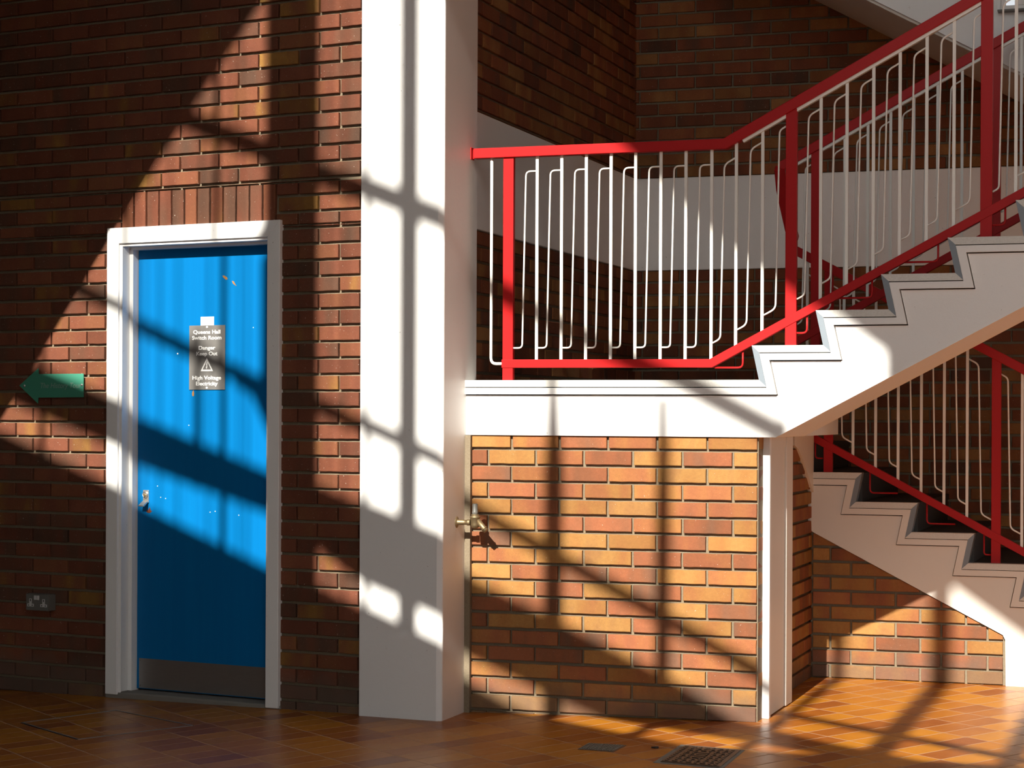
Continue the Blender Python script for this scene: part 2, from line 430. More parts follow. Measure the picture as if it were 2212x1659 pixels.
mb = MB()
SL = (.255-.744)/(-.927+1.876)
top = lambda s: .744+SL*(s+1.876)
brick_region(mb, [(-1.90, -.06), (-.915, -.06), (-.915, top(-.915)+.01), (-1.90, top(-1.90)+.012)], lambda u, d, z: (u, 10.435+d, z), -1.7973, -.0025, pu=.2290, pz=.0752, odd=-1.6912, thick=.15, margin=.013)
tag(build('wall_under_stair', mb, ['brick_pier', 'mortar']), 'brick infill wall under the sloping lower stair flight', kind='structure')

BK = lambda u, d, z: (u, 11.78+d, z)
mb = MB()
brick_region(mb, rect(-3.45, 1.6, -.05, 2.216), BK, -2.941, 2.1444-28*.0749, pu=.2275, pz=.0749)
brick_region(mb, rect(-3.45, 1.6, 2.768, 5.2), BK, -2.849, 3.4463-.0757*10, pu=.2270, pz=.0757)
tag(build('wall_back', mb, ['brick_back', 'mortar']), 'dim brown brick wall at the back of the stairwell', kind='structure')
mb = MB(); mb.box((-3.45, 11.776, 2.216), (1.6, 11.98, 2.768))
tag(build('trim_1', mb, 'white', bevel=.004), 'pale painted concrete band across the back wall of the stairwell', kind='structure')
SD = lambda u, d, z: (-3.212-d, u, z)
mb = MB()
brick_region(mb, rect(8.7, 11.79, 1.2, 2.217), SD, 9.02, 2.217-.0747*20, pu=.2475, pz=.0747)
brick_region(mb, rect(8.7, 11.79, 2.768, 5.2), SD, 9.0346, 3.2294-.0745*6, pu=.2475, pz=.0745)
tag(build('wall_side', mb, ['brick_back', 'mortar']), 'dark brick side wall of the stairwell beyond the white column', kind='structure')
mb = MB(); mb.box((-3.41, 8.7, 2.217), (-3.206, 11.776, 2.768))
tag(build('trim_2', mb, 'white', bevel=.004), 'pale painted concrete band along the side wall of the stairwell', kind='structure')

# ------------------------------------------------------------------ white column
mb = MB()
c0 = LF(.004, -.042, 0); c1 = LF(.430, -.046, 0)
mb.prism([(c0[0], c0[1]), (c1[0]-.012, c1[1]), (-3.2, c1[1]+.012), (-3.2, 8.93), (-3.62, 8.93), (c0[0], 8.75)], -.06, 4.9, lambda u, d, z: (u, z, d))
col = empty('column', (-3.42, 8.7, -.03))
tag(col, 'tall white painted concrete column between the blue door and the stairs', 'column')
build('shaft', mb, 'white', col, bevel=.006)
mb = MB(); mb.box((-3.2, 8.775, -.05), (-3.173, 8.80, 1.253)); build('mortar_fillet', mb, 'mortar', col)

# ------------------------------------------------------------------ blue door
d1 = empty('door_1', LF(-.97, 0, -.03)); tag(d1, 'blue door in a white frame with steel kick plate', kind='structure')
mb = MB()
zt = 2.258; zb = -.035
A0, A1 = DL+.012, DR-.012      # outer edges of the frame
# architrave, mitred
def mitre(mb, d0, d1_, wv, wt):
    mb.prism([(A0, zb), (A0+wv, zb), (A0+wv, zt-wt), (A0, zt)], d0, d1_, LF)
    mb.prism([(A1, zb-.0), (A1, zt), (A1-wv, zt-wt), (A1-wv, zb)], d0, d1_, LF)
    mb.prism([(A0, zt), (A0+wv, zt-wt), (A1-wv, zt-wt), (A1, zt)], d0, d1_, LF)
mitre(mb, -.022, .012, .072, .078)
build('architrave', mb, 'white_smooth', d1, bevel=.003)
mb = MB()
i0, i1, it = A0+.088, A1-.074, zt-.092
mb.prism([(i0-.04, zb), (i0, zb), (i0, it), (i0-.04, it+.03)], -.010, .12, LF)
mb.prism([(i1+.03, zb), (i1+.03, it+.03), (i1, it), (i1, zb)], -.010, .12, LF)
mb.prism([(i0-.04, it+.03), (i0, it), (i1, it), (i1+.03, it+.03)], -.010, .12, LF)
build('jamb', mb, 'white_smooth', d1, bevel=.002)
mb = MB()
mb.box((i0, .045, zb), (i0+.022, .10, it), LF); mb.box((i1-.012, .045, zb), (i1, .10, it), LF); mb.box((i0, .045, it-.014), (i1, .10, it), LF)
build('door_stop', mb, 'white_smooth', d1, bevel=.002)
mb = MB(); q0, q1 = i0+.030, i1-.012
mb.box((q0-.004, .082, -.012), (q1, .126, it-.012), LF)
leaf = build('door_leaf', mb, 'blue', d1, bevel=.002)
mb = MB(); mb.box((q0+.012, .0795, -.008), (q1-.001, .0825, .138), LF); kp = build('kick_plate', mb, 'steel', d1)
for a in (q0+.020, q1-.02):
    for z in (.004, .126):
        mb = MB(); mb.lathe([(.0035, 0), (.003, .0012)], lambda x, y, h, a=a, z=z: LF(a+x, .0795-h, z+y), 8); build('screw', mb, 'socketgrey', kp)
mb = MB(); mb.box((A0-.01, -.012, -.12), (A1+.005, .13, -.02), LF)
build('threshold', mb, 'concrete', d1, bevel=.01)
mb = MB(); mb.box((A0, .128, -.12), (A1, .19, 2.24), LF); build('door_light_block', mb, 'darkwall', d1)  # added backing, blocks sky light leaking under the door
# lock
LKa, LKz = -1.318, .935
mb = MB(); mb.box((LKa-.018, .076, LKz-.028), (LKa+.016, .083, LKz+.034), LF); lk = build('lock', mb, 'lock', d1, bevel=.0015)
mb = MB(); mb.lathe([(.0155, 0), (.0155, .006), (.013, .008), (.013, .005), (.010, .004)], lambda x, y, h: LF(LKa-.001+x, .076-h, LKz+.012+y), 24); build('cylinder_rose', mb, 'lock', lk)
mb = MB(); mb.lathe([(.0085, .003), (.0085, .010), (.006, .0115)], lambda x, y, h: LF(LKa-.001+x, .076-h, LKz+.008+y), 18); build('key_cylinder', mb, 'brass', lk)
mb = MB(); mb.prism([(.076, LKz-.018), (.040, LKz-.040), (.040, LKz-.046), (.048, LKz-.046), (.076, LKz-.026)], LKa-.018, LKa+.014, lambda u, d, z: LF(d, u, z)); build('finger_pull', mb, 'lock', lk, bevel=.001)
# paint chips on the leaf
def blob(name, a, z, pts, m, off=.0812):
    mb = MB(); mb.prism([(a+u, z+w_) for u, w_ in pts], off, .083, LF); build(name, mb, m, leaf)
blob('paint_chip', -.846, 2.003, [(-.018, .010), (-.006, .011), (.010, .002), (.014, -.008), (.004, -.010), (-.010, .000)], 'wood')
blob('paint_chip', -.795, 1.975, [(-.012, .012), (0, .009), (.006, -.002), (.016, -.014), (.004, -.008), (-.006, -.001)], 'wood')
blob('paint_chip', -1.035, 1.444, [(-.007, .000), (-.004, .010), (.001, .018), (.006, .003), (.004, -.012), (-.005, -.012)], 'wood')
blob('paint_chip', -1.300, .862, [(-.020, .004), (-.004, .012), (.002, .024), (.008, .008), (.016, .003), (.004, -.006), (-.014, -.004)], 'rust')
for a, z in ((-1.13, 1.64), (-.68, 1.76), (-1.23, .935), (-1.2, .93), (-.93, .87), (-.90, .875), (-1.06, 1.29), (-.76, .86), (-1.25, .99)):
    r = .004 if a == -1.13 else .0026
    blob('paint_speck', a, z, [(r*math.cos(t), r*math.sin(t)) for t in (0, 1, 2.1, 3.1, 4.2, 5.3)], 'letter', .0808)

# ------------------------------------------------------------------ text
def text_mesh(name, body, size, fr, mat, parent, bold=0.0, shear=0.0, extr=.0006, align='CENTER', squash=1.0, width=None):
    cu = bpy.data.curves.new(name, 'FONT'); cu.body = body; cu.size = size; cu.offset = bold; cu.shear = shear
    cu.extrude = extr; cu.align_x = align; cu.resolution_u = 4; cu.space_line = 1.0
    to = bpy.data.objects.new(name, cu); COL.objects.link(to)
    dg = bpy.context.evaluated_depsgraph_get(); me = bpy.data.meshes.new_from_object(to.evaluated_get(dg))
    bpy.data.objects.remove(to, do_unlink=True)
    o_ = ORG[parent.name]
    if width: squash = width/(max(v.co.x for v in me.vertices)-min(v.co.x for v in me.vertices))
    for v in me.vertices: v.co = Vector(fr(v.co.x*squash, -v.co.z, v.co.y))-o_
    me.materials.clear(); me.materials.append(M[mat])
    o = bpy.data.objects.new(name, me); COL.objects.link(o); o.parent = parent; ORG[o.name] = o_
    return o
# grey warning sign on the door
sa, sz0, sz1 = -.9505, 1.463, 1.775
wsn = empty('warning_sign', LF(sa, .078, sz0)); tag(wsn, 'grey rectangular high voltage warning sign screwed to the blue door', 'sign')
mb = MB(); mb.box((sa-.107, .0775, sz0), (sa+.107, .0815, sz1), LF); build('panel', mb, 'signgrey', wsn, bevel=.0008)
for ln, z, wd in (('Queens Hall', 1.7345, .163), ('Switch Room', 1.7065, .176), ('Danger', 1.6575, .100), ('Keep Out', 1.6295, .127), ('High Voltage', 1.5125, .172), ('Electricity', 1.4845, .131)):
    text_mesh('lettering', ln, .0255, lambda x, d, y, z=z: LF(sa-.001+x, .0771+d*.4, z+y), 'letter', wsn, bold=.0007, width=wd)
mb = MB(); tz = 1.567; th = .064
tri = [(-.037, 0), (.037, 0), (0, th)]; tri2 = [(-.0255, .0075), (.0255, .0075), (0, th-.0145)]
for k in range(3):
    a_, b_, c_, d_ = tri[k], tri[(k+1) % 3], tri2[(k+1) % 3], tri2[k]
    mb.prism([(sa+p[0], tz-.014+p[1]) for p in (a_, b_, c_, d_)], .0767, .0777, LF)
for pl in ([(.003, .044), (-.006, .024), (.000, .026), (.002, .030), (.006, .030)], [(.004, .029), (-.003, .026), (-.002, .011), (.001, .011)], [(-.006, .014), (.004, .016), (-.002, .003)]):
    mb.prism([(sa+p[0], tz-.006+p[1]-.001) for p in pl], .0767, .0777, LF)
build('hazard_symbol', mb, 'letter', wsn)
for z in (1.766, 1.472):
    mb = MB(); mb.lathe([(.0062, 0), (.0062, .001), (.004, .0028), (.001, .0034)], lambda x, y, h, z=z: LF(sa+x, .0775-h, z+y), 14); build('screw', mb, 'letter', wsn)
mb = MB(); mb.box((sa-.040, .0800, 1.774), (sa+.039, .0815, 1.817), LF)
tag(build('paper_label', mb, 'paper'), 'small blank white paper label stuck above the grey warning sign', 'label')

# green arrow sign on the bricks
gs = empty('arrow_sign', LF(-1.79, -.014, 1.40)); tag(gs, 'green left-pointing arrow sign reading The History Tour on the brick wall', 'sign')
mb = MB(); mb.prism([(-2.055, 1.485), (-1.930, 1.572), (-1.928, 1.543), (-1.638, 1.543), (-1.638, 1.426), (-1.930, 1.424), (-1.932, 1.394)], -.0155, -.0115, LF)
build('arrow_plate', mb, 'green', gs, bevel=.0006)
text_mesh('lettering', 'The History Tour', .038, lambda x, d, y: LF(-1.920+x, -.0157+d*.4, 1.472+y), 'greylet', gs, shear=.25, align='LEFT', width=.263)
for a, z in ((-2.020, 1.484), (-1.648, 1.487)):
    mb = MB(); mb.lathe([(.0065, 0), (.0065, .001), (.004, .003), (.001, .0036)], lambda x, y, h, a=a, z=z: LF(a+x, -.0155-h, z+y), 14); build('screw', mb, 'screw', gs)

# double socket
so = empty('double_socket', LF(-1.895, -.03, .355)); tag(so, 'dark surface-mounted double electrical socket low on the left brick wall', 'socket')
mb = MB(); mb.box((-1.968, -.052, .356), (-1.822, 0, .440), LF); build('back_box', mb, 'socketgrey', so, bevel=.004)
mb = MB(); mb.box((-1.968, -.056, .357), (-1.822, -.0505, .439), LF); build('face_plate', mb, 'socketgrey', so, bevel=.002)
for a in (-1.905, -1.888):
    mb = MB(); mb.box((a-.0078, -.060, .410), (a+.0078, -.0555, .432), LF); build('rocker_switch', mb, 'socketlight', so, bevel=.001)
for a in (-1.937, -1.852):
    mb = MB(); mb.box((a-.021, -.0572, .376), (a+.021, -.0555, .390), LF); mb.box((a-.008, -.0574, .376), (a+.008, -.0556, .416), LF)
    ins = build('outlet_insert', mb, 'socketlight', so)
    mb = MB(); mb.box((a-.0025, -.0580, .402), (a+.0025, -.0560, .413), LF)
    for q in (-.012, .012): mb.box((a+q-.0035, -.0580, .380), (a+q+.0035, -.0560, .385), LF)
    build('pin_hole', mb, 'black', ins)

# ------------------------------------------------------------------ upper flight with landing
g_, r_ = .2815, .1512
NZ = [(-1.862+i*g_, 1.506+(i+1)*r_) for i in range(9)]
Y0, Y1, YB = 8.785, 10.25, 11.77
prof = [(-3.2, 1.506)]
for k, (n, z) in enumerate(NZ): prof += [(n+.033, z-r_), (n, z)]
prof.append((NZ[-1][0]+g_, NZ[-1][1]))
sof = lambda s: 1.254+.531*(s+1.756)
sE = prof[-1][0]
st1 = empty('upper_stair', (-1.8, 9.5, 1.25)); tag(st1, 'white concrete landing and stair flight rising to the right', 'stairs')
def shift(p, dx, dz): return [(a+dx, b+dz) for a, b in p]
def strips(name, parent, mat, pa, pb, d0, d1_, only):
    for k in range(len(pa)-1):
        if ('t' if abs(pa[k][1]-pa[k+1][1]) < 1e-6 else 'r') != only: continue
        m_ = MB(); m_.prism([pa[k], pa[k+1], pb[k+1], pb[k]], d0, d1_, WF); build(name, m_, mat, parent)
def strip_between(mb, pa, pb, d0, d1_, only=None):
    for k in range(len(pa)-1):
        q = [pa[k], pa[k+1], pb[k+1], pb[k]]
        kind = 't' if abs(pa[k][1]-pa[k+1][1]) < 1e-6 else 'r'
        if only and kind != only: continue
        mb.prism(q, d0, d1_, WF)
# body of the flight: convex pieces, one per step
mb = MB(); B2 = shift(prof, .083, -.069); B2[0] = (-3.2, B2[0][1]); B2[-1] = (sE, B2[-1][1])
mb.prism([(-3.2, 1.255), (-1.756, 1.255), (B2[1][0], B2[1][1]), (-3.2, B2[0][1])], Y0+.004, Y1, WF)
pa = B2
body = [(-3.2, 1.255), (-1.756, 1.254), (sE, sof(sE))] + pa[::-1]
mb2 = MB(); mb2.prism(body, Y0+.004, 9.47, WF)
body2 = [(-1.756, 1.254+.11), (sE, sof(sE)+.11)] + pa[::-1][:-1] + [(-1.756, B2[0][1])]
mb2.prism(body2, 9.47, Y1, WF)
mb2.box((-3.2, 9.47, 1.255), (-1.756, 10.41, B2[0][1])); mb2.box((-3.2, 10.41, 1.255), (-2.5, YB, B2[0][1]))
build('concrete_flight', mb2, 'white', st1)
o1 = prof; o2 = shift(prof, .034, -.031); o3 = shift(prof, .078, -.064)
for o_ in (o2, o3): o_[0] = (-3.2, o_[0][1]); o_[-1] = (sE, o_[-1][1])
strips('tread_edging', st1, 'strip', o1, o2, Y0-.013, Y1, 't')
strips('riser_edging', st1, 'riser', o1, o2, Y0-.012, Y1, 'r')
mb = MB(); o2b = shift(o2, .0, -.004); o2b[0] = (-3.2, o2b[0][1]); strip_between(mb, o2b, o3, Y0-.012, Y0+.03); build('raised_band', mb, 'white', st1)
for k, (n, z) in enumerate(NZ[:-1]):
    mb = MB(); mb.box((n-.002, Y0+.12, z-.001), (n+g_+.02, Y1-.03, z+.004)); build('tread', mb, 'tread', st1)
mb = MB(); mb.box((-3.2, Y0+.12, 1.505), (-1.84, 10.41, 1.510)); mb.box((-3.2, 10.41, 1.505), (-2.5, YB, 1.510)); build('landing_floor', mb, 'tread', st1)
mb = MB()
mb.prism([(9.90, 1.255), (9.90, 1.205), (10.0, 1.185), (10.12, 1.13), (10.25, 1.06), (10.36, .99), (10.425, .955), (10.425, 1.255)], -1.93, -1.884, lambda u, d, z: (d, u, z))
build('fascia', mb, 'warm', st1)

# ------------------------------------------------------------------ lower flight
st2 = empty('lower_stair', (-1.2, 11.0, 0)); tag(st2, 'shaded white lower stair flight descending to the right behind the upper one', 'stairs')
gl, rl = .2830, .1492
LN_ = [(-2.481+i*gl+0, 1.3565-i*rl) for i in range(10)]      # nosing (s, tread z)
LN_ = [(-1.632+(i-2)*gl, 1.0595-(i-2)*rl) for i in range(9)]
pr = [(LN_[0][0]-gl, LN_[0][1])]
for k, (n, z) in enumerate(LN_): pr += [(n, z), (n-.031, z-rl)]
pr.append((LN_[-1][0]+gl, LN_[-1][1]-rl))
pv = [(-1.92, 1.0595)] + [p for p in pr if p[0] > -1.70 and p[1] < 1.06]
pv = [p for p in pv if p[1] > .02]
q1_ = shift(pv, -.034, -.031); q1_[0] = (-1.92, q1_[0][1]); q2_ = shift(pv, -.076, -.064); q2_[0] = (-1.92, q2_[0][1])
LY = 10.42
mb = MB()
xe = q2_[-1][0]
qb = shift(q2_, -.005, -.005); qb[0] = (-1.92, qb[0][1])
bodyL = [(-1.92, .80), (-1.905, .762), (-1.876, .744), (-.927, .255), (-.915, .23), (-.912, -.01), (xe, -.01)] + [p for p in qb[::-1]]
mb.prism(bodyL, LY+.004, LY+.10, WF)
full = [(-1.92, .80), (-1.876, .744), (-.40, -.01), (xe, -.01)] + [p for p in q2_[::-1]]
mb.prism(full, LY+.10, YB, WF)
mb.prism([(-2.8, 1.02), (-1.92, .80), (-1.92, 1.0), (-1.96, 1.02), (-1.96, 1.17), (-2.25, 1.17), (-2.25, 1.32), (-2.52, 1.32), (-2.8, 1.25)], LY+.06, YB, WF)
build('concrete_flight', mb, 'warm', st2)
strips('tread_edging', st2, 'strip', pv, q1_, LY-.013, LY+.05, 't')
strips('riser_edging', st2, 'riser', pv, q1_, LY-.012, LY+.05, 'r')
mb = MB(); q1b = shift(q1_, 0, -.003); q1b[0] = (-1.92, q1b[0][1]); strip_between(mb, q1b, q2_, LY-.012, LY+.03); build('raised_band', mb, 'warm', st2)
for k, (n, z) in enumerate(LN_):
    if z < .05: continue
    a = n-gl-.004; 
    mb = MB(); mb.box((a-.02, LY+.05, z-.034), (n-.001, YB, z-.002)); build('tread', mb, 'tread', st2)
    mb = MB(); mb.box((n-.036, LY+.05, z-rl), (n-.008, YB, z-.02)); build('riser', mb, 'tread', st2)

# ------------------------------------------------------------------ third flight overhead
sf = lambda s: 3.455-.555*(s+1.556)
st3 = empty('overhead_stair', (0, 11, 2.6)); tag(st3, 'underside and white side wall of the stair flight overhead at top right', 'stairs')
mb = MB()
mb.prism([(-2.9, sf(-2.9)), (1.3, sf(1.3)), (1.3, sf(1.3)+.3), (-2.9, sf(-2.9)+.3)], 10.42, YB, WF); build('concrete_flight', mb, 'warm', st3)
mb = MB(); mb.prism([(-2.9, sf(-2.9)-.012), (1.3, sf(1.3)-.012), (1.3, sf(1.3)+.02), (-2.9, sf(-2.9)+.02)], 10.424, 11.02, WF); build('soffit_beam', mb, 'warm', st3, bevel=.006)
mb = MB(); mb.prism([(-2.9, sf(-2.9)+.005), (1.3, sf(1.3)+.005), (1.3, 5.0), (-2.9, 5.0)], 10.40, 10.425, WF); build('side_wall', mb, 'white', st3)
w1 = empty('window_1', (-.80, 10.36, 3.38)); tag(w1, 'small window with a glowing pane and a sill at the top right corner', kind='structure')
mb = MB(); mb.box((-.960, 10.345, 3.370), (-.5, 10.41, 3.378)); build('window_sill', mb, 'socketgrey', w1)
mb = MB(); mb.box((-.945, 10.375, 3.378), (-.5, 10.41, 3.402)); mb.box((-.945, 10.375, 3.40), (-.922, 10.41, 3.9)); mb.box((-.872, 10.37, 3.40), (-.5, 10.41, 3.425)); mb.box((-.875, 10.37, 3.40), (-.862, 10.41, 3.9)); build('window_frame', mb, 'white', w1, bevel=.002)
mb = MB(); mb.box((-.922, 10.39, 3.402), (-.875, 10.402, 3.9)); build('pane', mb, 'pane', w1)
mb = MB(); mb.box((-.862, 10.39, 3.425), (-.5, 10.402, 3.9)); build('blind', mb, 'strip', w1)

# ------------------------------------------------------------------ white door under the stair
d2 = empty('door_2', (-1.82, 9.2, 0)); tag(d2, 'white door and frame seen edge-on under the stair', kind='structure')
mb = MB(); mb.box((-1.84, 8.915, .0), (-1.806, 8.95, 1.253)); build('frame_post', mb, 'white_smooth', d2, bevel=.002)
mb = MB(); mb.box((-1.845, 8.95, .004), (-1.816, 9.302, 1.253)); build('door_panel', mb, 'warm', d2, bevel=.002)
mb = MB(); mb.box((-1.86, 9.306, .004), (-1.8065, 9.455, 1.253)); build('frame_jamb', mb, 'warm', d2, bevel=.004)
mb = MB(); mb.box((-1.820, 8.955, 1.205), (-1.811, 9.30, 1.253)); build('head_rail', mb, 'warm', d2)

# ------------------------------------------------------------------ balustrades
RY = 8.852
def rail_z(path, s):
    for (a, za), (b, zb_) in zip(path, path[1:]):
        if a <= s <= b: return za+(zb_-za)*(s-a)/(b-a)
    return path[-1][1] if s > path[-1][0] else path[0][1]
def baluster(parent, s, Y, ztop, zbot, wd=.0135, th=.009):
    mb = MB(); mb.box((s-wd/2, Y-th/2, zbot), (s+wd/2, Y+th/2, ztop)); return build('baluster', mb, 'white_metal', parent)
def fillet(pts, r, n=4):
    P = [Vector(p) for p in pts]; out = [P[0]]
    for k in range(1, len(P)-1):
        a = (P[k-1]-P[k]); b = (P[k+1]-P[k]); rr = min(r, a.length*.45, b.length*.45)
        p0 = P[k]+a.normalized()*rr; p1 = P[k]+b.normalized()*rr
        for j in range(n+1):
            t = j/n; out.append((1-t)**2*p0+2*t*(1-t)*P[k]+t*t*p1)
    out.append(P[-1]); return out
def rod(parent, pts, r=.0042, m='white_metal', name='bent_rod', fr_=.022):
    mb = MB(); mb.tube(fillet(pts, fr_), r, 8); return build(name, mb, m, parent)
SLP = .532
b1 = empty('front_balustrade', (-2.0, RY, 1.51)); tag(b1, 'red and white metal balustrade along the front edge of the landing and stairs', 'railing')
tr = [(-3.185, 2.556), (-2.0, 2.556), (.4, 2.556+SLP*2.4)]; br_ = [(-3.045, 1.5835), (-2.060, 1.5815), (.4, 1.5815+SLP*2.46)]
mb = MB(); mb.bar([(s, RY, z) for s, z in tr], .050, .046); build('top_rail', mb, 'red', b1, bevel=.003)
mb = MB(); mb.bar([(-1.92, RY, 2.556+SLP*.08-.033), (.4, RY, 2.556+SLP*2.4-.033)], .024, .014); build('rail_underbar', mb, 'white_metal', b1)
mb = MB(); mb.bar([(s, RY, z) for s, z in br_], .034, .038); build('bottom_rail', mb, 'red', b1, bevel=.002)
mb = MB(); mb.box((-3.203, RY-.020, 2.530), (-3.196, RY+.022, 2.585)); mb.box((-3.196, RY+.004, 2.535), (-3.150, RY+.012, 2.577))
wb = build('wall_bracket', mb, 'red', b1)
mb = MB(); mb.lathe([(.008, 0), (.007, .006)], lambda x, y, h: (-3.178+x, RY+.004-h, 2.556+y), 10); build('bolt', mb, 'red', wb)
posts = [(-3.0165, 1.506), (-1.7025, 1.6572), (-.8635, 2.1108), (-.01, 2.5644)]
for s, z in posts:
    mb = MB(); mb.box((s-.025, RY-.0135, z-.004), (s+.025, RY+.0135, rail_z(tr, s)-.015)); build('post', mb, 'red', b1, bevel=.002)
BS = [-2.880, -2.762, -2.645, -2.528, -2.413, -2.2955, -2.180, -2.062, -1.9505, -1.832, -1.574, -1.460, -1.3445, -1.231, -1.1165, -1.001, -.742, -.628, -.514, -.400, -.286, -.172]
seq = sorted(BS+[p[0] for p in posts[:3]])
def uprights(parent, seq, posts_s, Y, tz_, bz_, direction=1, sl=SLP, flat_to=-2.0):
    for k, s in enumerate(seq):
        if s not in posts_s: baluster(parent, s, Y, tz_(s)-.015, bz_(s)+.010)
    for k in range(1, len(seq)):
        a, b = seq[k-1], seq[k]
        if direction == 1:      # hook leaves the right bar near the rail and ends on the left bar low down
            flat_top = b <= flat_to; flat_bot = b <= flat_to-.05
            hb = b-(.025 if b in posts_s else .006); ha = a+(.025 if a in posts_s else .006)
            m_ = b-.058
            zt_ = tz_(b)-.089+(0 if flat_top else .0); zb_ = bz_(a)+.072+(0 if flat_bot else .018)
            t_ = [(hb, Y, zt_), (m_+.003, Y, zt_-(0 if flat_top else sl*(hb-m_))), (m_-.012, Y, zb_+(0 if flat_bot else sl*(m_-.012-ha))), (ha, Y, zb_)]
        else:
            hb = b-(.022 if b in posts_s else .006); ha = a+(.022 if a in posts_s else .006)
            m_ = a+.058
            zt_ = tz_(a)-.095; zb_ = bz_(b)+.085
            t_ = [(ha, Y, zt_), (m_-.003, Y, zt_-sl*(m_-ha)), (m_+.012, Y, zb_+sl*(hb-m_-.012)), (hb, Y, zb_)]
        rod(parent, t_)
uprights(b1, seq, [p[0] for p in posts], RY, lambda s: rail_z(tr, s), lambda s: rail_z(br_, s))
rod(b1, [(-3.102, RY, 2.535), (-3.102, RY, 1.5835), (-3.043, RY, 1.5835)], .0068, fr_=.03)
for s0, s1, z in ((-2.045, -1.918, 1.562), (-1.680, -1.632, 1.713), (-1.497, -1.348, 1.864), (-1.215, -1.066, 2.015), (-.838, -.785, 2.166), (-.655, -.502, 2.318)):
    rod(b1, [(s0, RY, z), (s1, RY, z), (s1, RY, rail_z(br_, s1)-.01)], .0045, 'red', 'filler_rod')

IY, JY = 10.20, 10.475
b2 = empty('inner_balustrade', (-1.8, IY, 1.6)); tag(b2, 'dark red and white metal balustrade turning between the two stair flights', 'railing')
ti = lambda s: 2.613+.536*(s+2.018)
bi = lambda s: 1.872+.548*(s+1.666)
tl = lambda s: 2.215-.5385*(s+2.0)
bl = lambda s: 1.262-.533*(s+1.94)
mb = MB()
mb.bar([(.35, IY, ti(.35)), (-2.018, IY, ti(-2.018))], .050, .046)
mb.bar([(-2.018, IY-.02, ti(-2.018)-.006), (-2.024, IY+.06, ti(-2.018)-.10), (-2.012, JY-.05, 2.33), (-2.004, JY, 2.27)], .040, .055, (1, 0, 0))
mb.bar([(-2.018, JY, tl(-2.018)), (-.30, JY, tl(-.30))], .050, .046)
mb.box((-2.028, JY-.022, tl(-2.0)-.02), (-1.985, JY+.022, 2.30))
build('top_rail', mb, 'red', b2, bevel=.003)
mb = MB(); mb.bar([(-1.95, IY, ti(-1.95)-.033), (.35, IY, ti(.35)-.033)], .024, .014); build('rail_underbar', mb, 'white_metal', b2)
mb = MB(); mb.bar([(-1.97, IY, bi(-1.97)), (.35, IY, bi(.35))], .034, .038); build('bottom_rail', mb, 'red', b2, bevel=.002)
mb = MB(); mb.bar([(-1.97, JY, bl(-1.97)), (-.30, JY, bl(-.30))], .034, .038); build('bottom_rail', mb, 'red', b2, bevel=.002)
ip = [-1.837, -.951]; jp = [-1.817, -.9675]
for s in ip:
    mb = MB(); mb.box((s-.024, IY-.0135, 1.506+r_*max(1, math.floor((s+1.862)/g_)+1)-.004 if s > -1.86 else 1.6), (s+.024, IY+.0135, ti(s)-.015)); build('post', mb, 'red', b2, bevel=.002)
for s, z in ((-1.817, 1.055), (-.9675, .610)):
    mb = MB(); mb.box((s-.023, JY-.0135, z), (s+.023, JY+.0135, tl(s)-.015)); build('post', mb, 'red', b2, bevel=.002)
iseq = [-1.837, -1.693, -1.577, -1.464, -1.350, -1.233, -1.114, -.951, -.83, -.716, -.602, -.488]
uprights(b2, [-1.95]+iseq, ip, IY, ti, bi, 1, SLP, -9)
jseq = [-1.817, -1.690, -1.574, -1.459, -1.342, -1.227, -1.112, -.9675, -.841, -.726, -.611]
uprights(b2, [-1.93]+jseq, jp, JY, tl, bl, -1, SLP)
for s0, s1, z in ((-1.86, -1.862, 1.075), (-1.585, -1.44, .925), (-1.15, -1.01, .775), (-.945, -.99, .625)):
    pass
for s1, s2, z in ((-1.885, -1.845, 1.13), (-1.602, -1.46, .955), (-1.312, -1.17, .803), (-1.026, -.992, .652)):
    rod(b2, [(s1, JY, bl(s1)-.01), (s1, JY, z), (s2, JY, z)], .0045, 'red', 'filler_rod')
for s0, s1, z in ((-1.80, -1.632, 1.70), (-1.497, -1.348, 1.864), (-1.215, -1.066, 2.015)):
    rod(b2, [(s0, IY, z), (s1, IY, z), (s1, IY, bi(s1)-.01)], .0045, 'red', 'filler_rod')

# ------------------------------------------------------------------ tap on the column
tp = empty('water_tap', (-3.15, 8.70, .80)); tag(tp, 'old brass hose tap sticking out of the white column', 'tap')
ty = 8.672; tzc = .858
X = lambda x, y, h: (-3.203+h, ty+x, tzc+y)
mb = MB(); mb.lathe([(.026, 0), (.026, .004), (.014, .006), (.0125, .010), (.0125, .034), (.0115, .036), (.0115, .052), (.014, .054), (.014, .070)], X, 18); build('inlet_pipe', mb, 'brass', tp)
Z = lambda x, y, h: (-3.112+x, ty+y, tzc-.022+h)
mb = MB(); mb.lathe([(.006, -.006), (.017, .000), (.020, .012), (.020, .040), (.024, .044), (.024, .050), (.017, .052), (.017, .060)], Z, 18); build('valve_body', mb, 'brass', tp)
mb = MB(); mb.lathe([(.014, .058), (.014, .072), (.0125, .074), (.0125, .106), (.010, .108)], Z, 14); build('spindle_cap', mb, 'socketgrey', tp)
mb = MB(); sp0 = Vector((-3.100, ty, .868)); sd = Vector((.62, 0, -.70)).normalized()
mb.tube([sp0, sp0+sd*.045, sp0+sd*.046, sp0+sd*.064], .0125, 14); mb.tube([sp0+sd*.046, sp0+sd*.052], .0145, 14); build('spout', mb, 'brass', tp)

